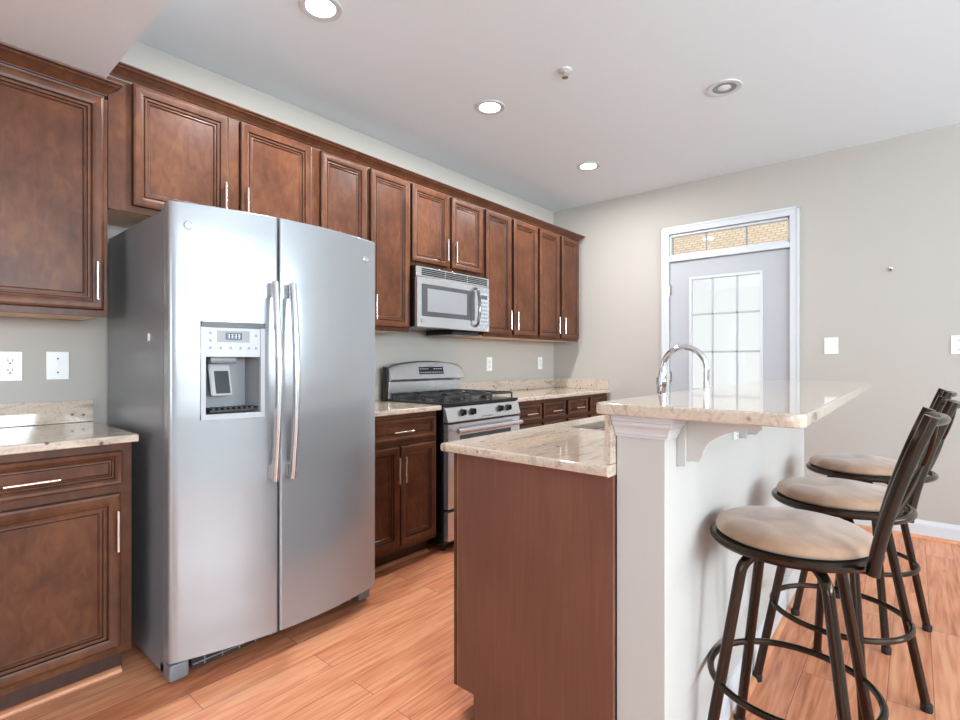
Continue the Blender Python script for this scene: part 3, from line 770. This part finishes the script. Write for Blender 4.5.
for x in (FX0+0.07, FX1-0.07):
    for y in (-0.68, -0.12):
        m = MB('rubber'); m.lathe([(0, 0), (0.022, 0), (0.022, 0.026), (0, 0.026)], (x, y, 0), 16); m.build('foot', fr)
for x in (FX0+0.04, FX1-0.04):
    m = MB('fside'); m.box(x-0.035, x+0.035, -0.80, -0.70, 1.753, 1.772, 0.004); m.build('hinge_cover', fr)
m = MB('plastic'); m.box(FX0-0.006, FX0-0.0003, -0.602, -0.588, 1.268, 1.298, 0.002); tag(m.build('side_clip'), 'tiny white clip stuck on the grey side of the refrigerator', 'clip')

# ================================================================== microwave
mw = thing('microwave', 'stainless over the range microwave with smoked window', 'microwave', (2.635, -0.2, 1.41))
A, B_ = 2.262, 3.000; MZ0, MZ1, MY = 1.408, 1.808, -0.415
m = MB('black'); m.box(2.2735, B_-0.001, -0.398, -0.002, MZ0+0.006, MZ1+0.008); m.build('body', mw)
m = MB('steel2'); m.box(A, B_, MY, -0.3985, MZ0+0.335, MZ1, 0.004); m.build('vent_panel', mw)
m = MB('steel2')
# bowed stainless door + bottom band
N = 14; R1 = []
for i in range(N+1):
    u = i/N; x = A+(0.60)*u; R1.append((x, MY-0.006-0.010*math.sin(PI*u)))
def bowed(m, pts, z0, z1, yb):
    G = [[m.bm.verts.new(p) for p in ((x, yb, z0), (x, y+0.004, z0), (x, y, z0+0.004), (x, y, z1-0.004), (x, y+0.004, z1), (x, yb, z1))] for x, y in pts]
    for i in range(len(G)-1):
        for k in range(6): m.face((G[i][k], G[i][(k+1) % 6], G[i+1][(k+1) % 6], G[i+1][k]))
    m.face(G[0]); m.face(G[-1][::-1])
bowed(m, R1, MZ0+0.002, MZ0+0.332, -0.399); dmw = m.build('door', mw)
m = MB('mframe'); w = [(x, y-0.0015) for x, y in R1 if A+0.02 < x < A+0.56]
w = [(A+0.038, MY-0.009)]+w[1:-1]+[(A+0.562, MY-0.0105)]  # dark border drawn out to the handle to paint in the shade there
bowed(m, w, MZ0+0.073, MZ0+0.290, -0.41); m.build('window_border', dmw)
m = MB('mwin'); w2 = [(x, y-0.0025) for x, y in R1 if A+0.07 < x < A+0.48]; bowed(m, w2, MZ0+0.104, MZ0+0.262, -0.41); m.build('window', dmw)
m = MB('dchrome'); hx = A+0.565
m.tube([(hx, MY-0.012, MZ0+0.035), (hx, MY-0.030, MZ0+0.045)]+[(hx, MY-0.040-0.016*math.sin(PI*i/10), MZ0+0.055+0.235*i/10) for i in range(11)]+[(hx, MY-0.030, MZ0+0.300), (hx, MY-0.012, MZ0+0.310)], 0.011, 12); m.build('handle', dmw)
m = MB('steel2'); m.box(A+0.602, B_, MY-0.004, -0.399, MZ0+0.002, MZ0+0.332, 0.004); m.build('control_housing', mw)
m = MB('lgrey'); m.box(A+0.626, B_-0.022, MY-0.007, MY-0.003, MZ0+0.055, MZ0+0.280, 0.001); kp = m.build('keypad', mw)
m = MB('lcd'); m.box(A+0.634, B_-0.030, MY-0.0085, MY-0.0065, MZ0+0.240, MZ0+0.270); m.build('display', kp)
m = MB('grey')
for i in range(3):
    for j in range(6):
        m.box(A+0.634+i*0.027, A+0.654+i*0.027, MY-0.0082, MY-0.0065, MZ0+0.066+j*0.028, MZ0+0.082+j*0.028)
m.build('button', kp)
m = MB('black')
for k in range(4):
    for i in range(3): m.box(A+0.045+i*0.226, A+0.262+i*0.226, MY-0.002, MY+0.001, MZ0+0.345+k*0.0125, MZ0+0.353+k*0.0125)
m.build('vent_slot', mw)
m = MB('black'); m.box(A+0.42, A+0.70, -0.34, -0.06, MZ0-0.028, MZ0+0.005, 0.004); m.build('grease_filter', mw)
m = MB('chrome', 'grey'); m.lathe([(0, 0), (0.010, 0), (0.010, 0.003), (0, 0.003)], (A+0.045, MY-0.010, MZ0+0.045), 20, 'y'); m.build('badge', mw)

# ================================================================== range
RX0, RX1, RF = 2.272, 3.028, -0.665
rg = thing('gas_range', 'stainless gas range with black grates and arched backguard', 'range', (2.65, -0.33, 0))
m = MB('black'); m.box(RX0, RX1, RF+0.02, -0.03, 0.05, 0.905); 
for x in (RX0+0.04, RX1-0.04):
    for y in (RF+0.06, -0.08): m.lathe([(0, 0), (0.016, 0), (0.016, 0.05), (0, 0.05)], (x, y, 0), 12)
m.build('body', rg)
m = MB('black'); m.box(RX0-0.002, RX1+0.002, RF+0.001, -0.106, 0.9053, 0.925, 0.004); m.build('cooktop', rg)
m = MB('steel2'); m.prism([(RF+0.02, 0.904), (RF+0.002, 0.900), (RF-0.022, 0.815), (RF-0.020, 0.808), (RF+0.02, 0.808)], 'x', RX0, RX1, bev=0.002); m.build('control_panel', rg)
nrm = Vector((0, -0.097, 0.026)).normalized()
for x in (2.415, 2.510, 2.800, 2.890):
    c = Vector((x, RF-0.009, 0.862)); m = MB('black')
    m.tube([c, c-Vector((0, 0.004, -0.001)), c-Vector((0, 0.006, -0.0015)), c-Vector((0, 0.026, -0.006))], [0.023, 0.023, 0.018, 0.016], 20)
    m.box(x-0.004, x+0.004, c.y-0.034, c.y-0.020, c.z-0.014, c.z+0.022, 0.001); m.build('knob', rg)
m = MB('slot')
for i in range(5): m.box(2.60+i*0.024, 2.616+i*0.024, RF-0.020, RF-0.014, 0.822, 0.828)
m.build('vent_slot', rg)
m = MB('steel2')
wx0, wx1, wz0, wz1 = RX0+0.11, RX1-0.11, 0.42, 0.722
m.box(RX0+0.004, wx0, RF-0.018, RF+0.0195, 0.272, 0.796, 0.003); m.box(wx1, RX1-0.004, RF-0.018, RF+0.0195, 0.272, 0.796, 0.003)
m.box(wx0, wx1, RF-0.018, RF+0.0195, 0.272, wz0); m.box(wx0, wx1, RF-0.018, RF+0.0195, wz1, 0.796)
od = m.build('oven_door', rg)
m = MB('window'); m.box(wx0, wx1, RF-0.014, RF-0.004, wz0, wz1); m.build('oven_window', od)
m = MB('steel2'); hz = 0.757
m.tube([(RX0+0.045, RF-0.062, hz), (RX1-0.045, RF-0.062, hz)], 0.0165, 18)
for x in (RX0+0.075, RX1-0.075): m.box(x-0.012, x+0.012, RF-0.060, RF-0.017, hz-0.012, hz+0.012, 0.003)
m.build('handle', od)
m = MB('steel2'); m.box(RX0+0.004, RX1-0.004, RF-0.018, RF+0.0195, 0.075, 0.255, 0.004); m.build('storage_drawer', rg)
# backguard
m = MB('black'); m.box(RX0, RX1-0.004, -0.104, -0.060, 0.9055, 1.148, 0.003); m.build('backguard_shell', rg)
m = MB('steel2'); N = 20; G = []
for i in range(N+1):
    u = i/N; x = RX0+0.012+(RX1-RX0-0.012)*u
    zt = 1.158+0.036*math.sin(PI*u)**0.75 if 0 < u < 1 else 1.150
    row = [(-0.098, 1.048), (-0.135, 1.052), (-0.142, 1.062), (-0.112, zt-0.014), (-0.100, zt-0.002), (-0.085, zt), (-0.058, zt-0.004), (-0.058, 1.048)]
    G.append([m.bm.verts.new((x, y, z)) for y, z in row])
for i in range(N):
    for k in range(8): m.face((G[i][k], G[i][(k+1) % 8], G[i+1][(k+1) % 8], G[i+1][k]))
m.face(G[0]); m.face(G[-1][::-1]); m.build('backguard', rg, ang=40)
m = MB('steel2'); m.box(RX0+0.012, RX1-0.012, -0.112, -0.0985, 0.9255, 1.046, 0.004); m.build('backguard_riser', rg)
def slope_box(m, x0, x1, z0, z1, out, mi=None):
    # on the sloping face: (-0.142,1.062) .. (-0.112,1.16)
    def yy(z): return -0.142+0.030*(z-1.062)/0.110
    m.prism([(yy(z0)+0.004, z0), (yy(z0)-out, z0), (yy(z1)-out, z1), (yy(z1)+0.004, z1)], 'x', x0, x1, mi=mi)
m = MB('lgrey'); slope_box(m, 2.542, 2.808, 1.088, 1.152, 0.0015); dp = m.build('display_bezel', rg)
m = MB('black'); slope_box(m, 2.550, 2.800, 1.093, 1.147, 0.003); m.build('display', dp)
m = MB('lgrey')
for i in range(10):
    for z in (1.103, 1.128):
        if 3 < i < 6 and z > 1.12: continue
        slope_box(m, 2.560+i*0.0235, 2.572+i*0.0235, z, z+0.008, 0.004)
m.build('display_button', dp)
# burners and grates
for bx, by in ((2.44, -0.50), (2.44, -0.24), (2.65, -0.37), (2.86, -0.50), (2.86, -0.24)):
    m = MB('iron'); m.lathe([(0, 0.002), (0.048, 0.002), (0.048, 0.008), (0.036, 0.010), (0.036, 0.018), (0.030, 0.022), (0, 0.022)], (bx, by, 0.924), 20); m.build('burner', rg)
for gx0, gx1 in ((RX0+0.03, 2.535), (2.545, 2.755), (2.765, RX1-0.03)):
    m = MB('iron'); z = 0.962; y0, y1 = -0.630, -0.130; cx = (gx0+gx1)/2
    def bar(p, q, w=0.0065): m.tube([p, q], w, 6)
    m.tube([(gx0, y0, z), (gx1, y0, z), (gx1, y1, z), (gx0, y1, z)], 0.0065, 6, closed=True)
    bar((gx0, (y0+y1)/2, z), (gx1, (y0+y1)/2, z))
    for cy in ((y0+y1)/2-0.125, (y0+y1)/2+0.125):
        bar((gx0, cy, z), (cx-0.03, cy, z+0.002)); bar((gx1, cy, z), (cx+0.03, cy, z+0.002))
        bar((cx, cy-0.12, z), (cx, cy-0.03, z+0.002)); bar((cx, cy+0.12, z), (cx, cy+0.03, z+0.002))
    for p in ((gx0, y0), (gx1, y0), (gx0, y1), (gx1, y1), (gx0, (y0+y1)/2), (gx1, (y0+y1)/2)): bar((p[0], p[1], 0.9255), (p[0], p[1], z))
    m.build('grate', rg)

# ================================================================== plates and outlets on the walls
def plate(name, label, cat, c, axis, w=0.078, h=0.122, kind='outlet', group=None):
    r = thing(name, label, cat, c, group)
    x, y, z = c
    def B(m, a0, a1, z0, z1, d0, d1, bev=0.0):
        if axis == 'y': m.box(x+a0, x+a1, y-d1, y-d0, z+z0, z+z1, bev)
        else: m.box(x-d1, x-d0, y+a0, y+a1, z+z0, z+z1, bev)
    m = MB('plastic'); B(m, -w/2, w/2, -h/2, h/2, 0.0005, 0.006, 0.002); m.build('cover_plate', r)
    if kind == 'outlet':
        m = MB('plastic')
        B(m, -0.017, 0.017, -0.036, 0.036, 0.006, 0.0085, 0.001); m.build('receptacle', r)
        m = MB('slot')
        for zz in (-0.020, 0.020):
            B(m, -0.008, -0.0055, zz, zz+0.009, 0.0084, 0.0092); B(m, 0.0055, 0.008, zz, zz+0.009, 0.0084, 0.0092); B(m, -0.003, 0.003, zz-0.011, zz-0.005, 0.0084, 0.0092)
        m.build('slot', r)
    elif kind == 'toggle':
        m = MB('plastic'); B(m, -0.005, 0.005, -0.012, 0.012, 0.006, 0.008); m.build('switch_collar', r)
        m = MB('plastic'); B(m, -0.0035, 0.0035, 0.0, 0.010, 0.008, 0.018, 0.001); m.build('toggle', r)
        m = MB('slot')
        for zz in (-0.030, 0.030): B(m, -0.003, 0.003, zz-0.003, zz+0.003, 0.0058, 0.0070)
        m.build('screw', r)
    elif kind == 'rocker':
        m = MB('plastic'); B(m, -0.017, 0.017, -0.034, 0.034, 0.006, 0.009, 0.002); m.build('rocker', r)
    return r
plate('wall_outlet', 'white double socket, leftmost plate above the left counter', 'outlet', (0.362, 0, 1.168), 'y')
plate('wall_switch', 'white toggle switch plate on the wall nearest the fridge', 'switch', (0.518, 0, 1.170), 'y', kind='toggle')
plate('wall_outlet', 'white outlet just right of the range above the backsplash', 'outlet', (3.507, 0, 1.163), 'y')
plate('wall_outlet', 'white outlet near the far wall corner above the backsplash', 'outlet', (4.310, 0, 1.168), 'y')
plate('wall_switch', 'white switch plate on the wall right of the door', 'switch', (XF, -2.398, 1.302), 'x', kind='rocker', w=0.085)
plate('wall_switch', 'white switch plate on the door wall at the right edge of the view', 'switch', (XF, -3.088, 1.296), 'x', kind='toggle', w=0.078)
r = plate('wall_outlet', 'small white outlet on the pony wall under the bar', 'outlet', (1.93, IY0, 0.960), 'y', w=0.05, h=0.085)
m = MB('nickel', 'slot'); m.lathe([(0, 0), (0.009, 0), (0.009, 0.004), (0.004, 0.006), (0.004, 0.014), (0, 0.015)], (XF, -2.742, 1.837), 12, 'x'); m.box(XF-0.012, XF-0.002, -2.746, -2.738, 1.815, 1.83, mi=1)
tag(m.build('wall_hook'), 'tiny metal wall hook above the switches right of the door', 'hook')

# ================================================================== ceiling fixtures
def can_light(x, y, on, label):
    r = thing('recessed_light', label, 'ceiling light', (x, y, H), group='recessed ceiling lights')
    m = MB('white'); m.lathe([(0.062, 0.0), (0.064, -0.004), (0.085, -0.007), (0.091, -0.005), (0.092, -0.0005), (0.062, -0.0005)], (x, y, H), 36); m.build('trim_ring', r)
    if on:
        m = MB('lamp_on'); m.lathe([(0, -0.0035), (0.062, -0.0035), (0.062, -0.0008), (0, -0.0008)], (x, y, H), 36); m.build('lens', r)
        l = bpy.data.lights.new('can_lamp', 'AREA'); l.shape = 'DISK'; l.size = 0.12; l.energy = 20; l.color = (0.97, 0.98, 1.0)
        o = bpy.data.objects.new('can_lamp', l); o.location = (0, 0, -0.012); C.objects.link(o); o.parent = r
    else:
        m = MB('grey'); m.lathe([(0.062, -0.0035), (0.052, -0.002), (0.040, -0.0012), (0.034, -0.0010), (0.034, -0.0005), (0.062, -0.0005)], (x, y, H), 36); m.build('baffle', r)
        m = MB('lamp_off'); m.lathe([(0, -0.006), (0.018, -0.0055), (0.034, -0.002), (0.034, -0.0008), (0, -0.0008)], (x, y, H), 36); m.build('bulb', r)
can_light(1.262, -0.885, True, 'lit recessed ceiling light nearest the camera above the fridge')
can_light(2.428, -0.890, True, 'lit recessed ceiling light in front of the range and microwave')
can_light(3.668, -0.890, True, 'lit recessed ceiling light farthest away near the corner')
can_light(3.115, -2.045, False, 'unlit recessed ceiling light with visible bulb above the island')
r = thing('sprinkler_head', 'small white fire sprinkler on the ceiling between the lights', 'sprinkler', (2.377, -1.448, H))
m = MB('white'); m.lathe([(0, -0.001), (0.036, -0.001), (0.034, -0.008), (0.020, -0.012), (0, -0.012)], (2.377, -1.448, H), 24); m.build('escutcheon', r)
m = MB('nickel'); m.lathe([(0, -0.012), (0.008, -0.012), (0.006, -0.03), (0.004, -0.036), (0.017, -0.038), (0.017, -0.041), (0, -0.041)], (2.377, -1.448, H), 16); m.build('deflector', r)

# ================================================================== bar stools
def make_stool(loc, label, leg_turn, seat_turn):
    r = thing('bar_stool', label, 'stool', (0, 0, 0), group='swivel bar stools at the bar')
    # --- frame: four bent legs, ring footrest
    RF_, ZT = 0.257, 0.655
    for k in range(4):
        a = math.radians(leg_turn-seat_turn+90*k); ca, sa = math.cos(a), math.sin(a)
        P_ = [(0.015*ca, 0.015*sa, ZT), (0.085*ca, 0.085*sa, ZT)]
        for i in range(1, 8):
            t = i/7*math.radians(80); P_.append(((0.085+0.06*math.sin(t))*ca, (0.085+0.06*math.sin(t))*sa, ZT-0.06+0.06*math.cos(t)))
        rr0 = P_[-1]; rad0 = 0.085+0.06*math.sin(math.radians(80))
        P_.append((RF_*ca, RF_*sa, 0.012))
        m = MB('bronze'); m.tube(P_, 0.0145, 12); lg = m.build('leg', r)
        m = MB('rubber'); m.lathe([(0, 0), (0.017, 0), (0.018, 0.022), (0.0155, 0.026), (0, 0.026)], (RF_*ca, RF_*sa, 0), 14); m.build('rubber_foot', lg)
    zr = 0.300; fr_ = rad0+(RF_-rad0)*(P_[-2][2]-zr)/(P_[-2][2]-0.012)
    m = MB('bronze'); m.tube([((fr_+0.002)*math.cos(2*PI*i/48), (fr_+0.002)*math.sin(2*PI*i/48), zr) for i in range(48)], 0.0095, 10, closed=True); m.build('footrest', r)
    m = MB('bronze'); m.lathe([(0, 0.668), (0.085, 0.668), (0.085, 0.674), (0.03, 0.675), (0.03, 0.679), (0.09, 0.680), (0.09, 0.6805), (0, 0.6815)], (0, 0, 0), 24); m.build('swivel_plate', r)
    # --- seat rim and pad
    m = MB('bronze'); m.lathe([(0.0, 0.682), (0.184, 0.680), (0.200, 0.682), (0.206, 0.690), (0.206, 0.698), (0.200, 0.704), (0.188, 0.704), (0.0, 0.702)], (0, 0, 0), 56); m.build('seat_rim', r)
    m = MB('suede'); m.lathe([(0, 0.7025), (0.178, 0.7045), (0.188, 0.710), (0.191, 0.718), (0.186, 0.730), (0.172, 0.739), (0.140, 0.746), (0.08, 0.750), (0, 0.751)], (0, 0, 0), 56); m.build('seat_cushion', r, ang=80)
    # --- back: two bowed posts, curved top rail, lower rail, crossed bars (the back is on -y)
    def by(z):       # depth of the back as it leans away
        u = (z-0.68)/(1.075-0.68); return -0.187-0.088*u**1.5-0.020*u
    for sx in (-1, 1):
        P_ = []
        for i in range(15):
            z = 0.685+(1.066-0.685)*i/14; P_.append((sx*0.127, by(z), z))
        m = MB('bronze'); m.tube(P_, 0.0145, 14, flat=(1.15, 1.0)); m.build('back_post', r)
    def rail(z, rad, bow, name):
        m = MB('bronze'); P_ = []
        for i in range(17):
            u = -1+2*i/16; P_.append((u*0.122, by(z)-bow*(1-u*u), z))
        m.tube(P_, rad, 12); return m.build(name, r)
    rail(1.052, 0.010, 0.032, 'top_rail'); rail(0.815, 0.0095, 0.048, 'lower_rail')
    for s_ in (-1, 1):
        m = MB('bronze'); P_ = []
        for i in range(13):
            u = i/12; x = s_*(-0.098+0.196*u); z = 0.820+0.235*u; P_.append((x, by(z)-0.031*(1-(x/0.122)**2), z))
        m.tube(P_, 0.0065, 10); m.build('cross_bar', r)
    r.location = loc; r.rotation_euler = (0, 0, math.radians(seat_turn)); r['label'] = label
    return r
make_stool((1.647, -2.607, 0), 'round tan seated bronze bar stool nearest the camera', 43, 0)
make_stool((2.222, -2.660, 0), 'middle of the three bronze bar stools, partly behind the nearest', 21, 3)
make_stool((2.900, -2.676, 0), 'bronze bar stool farthest from the camera near the end of the bar', 24, 2)
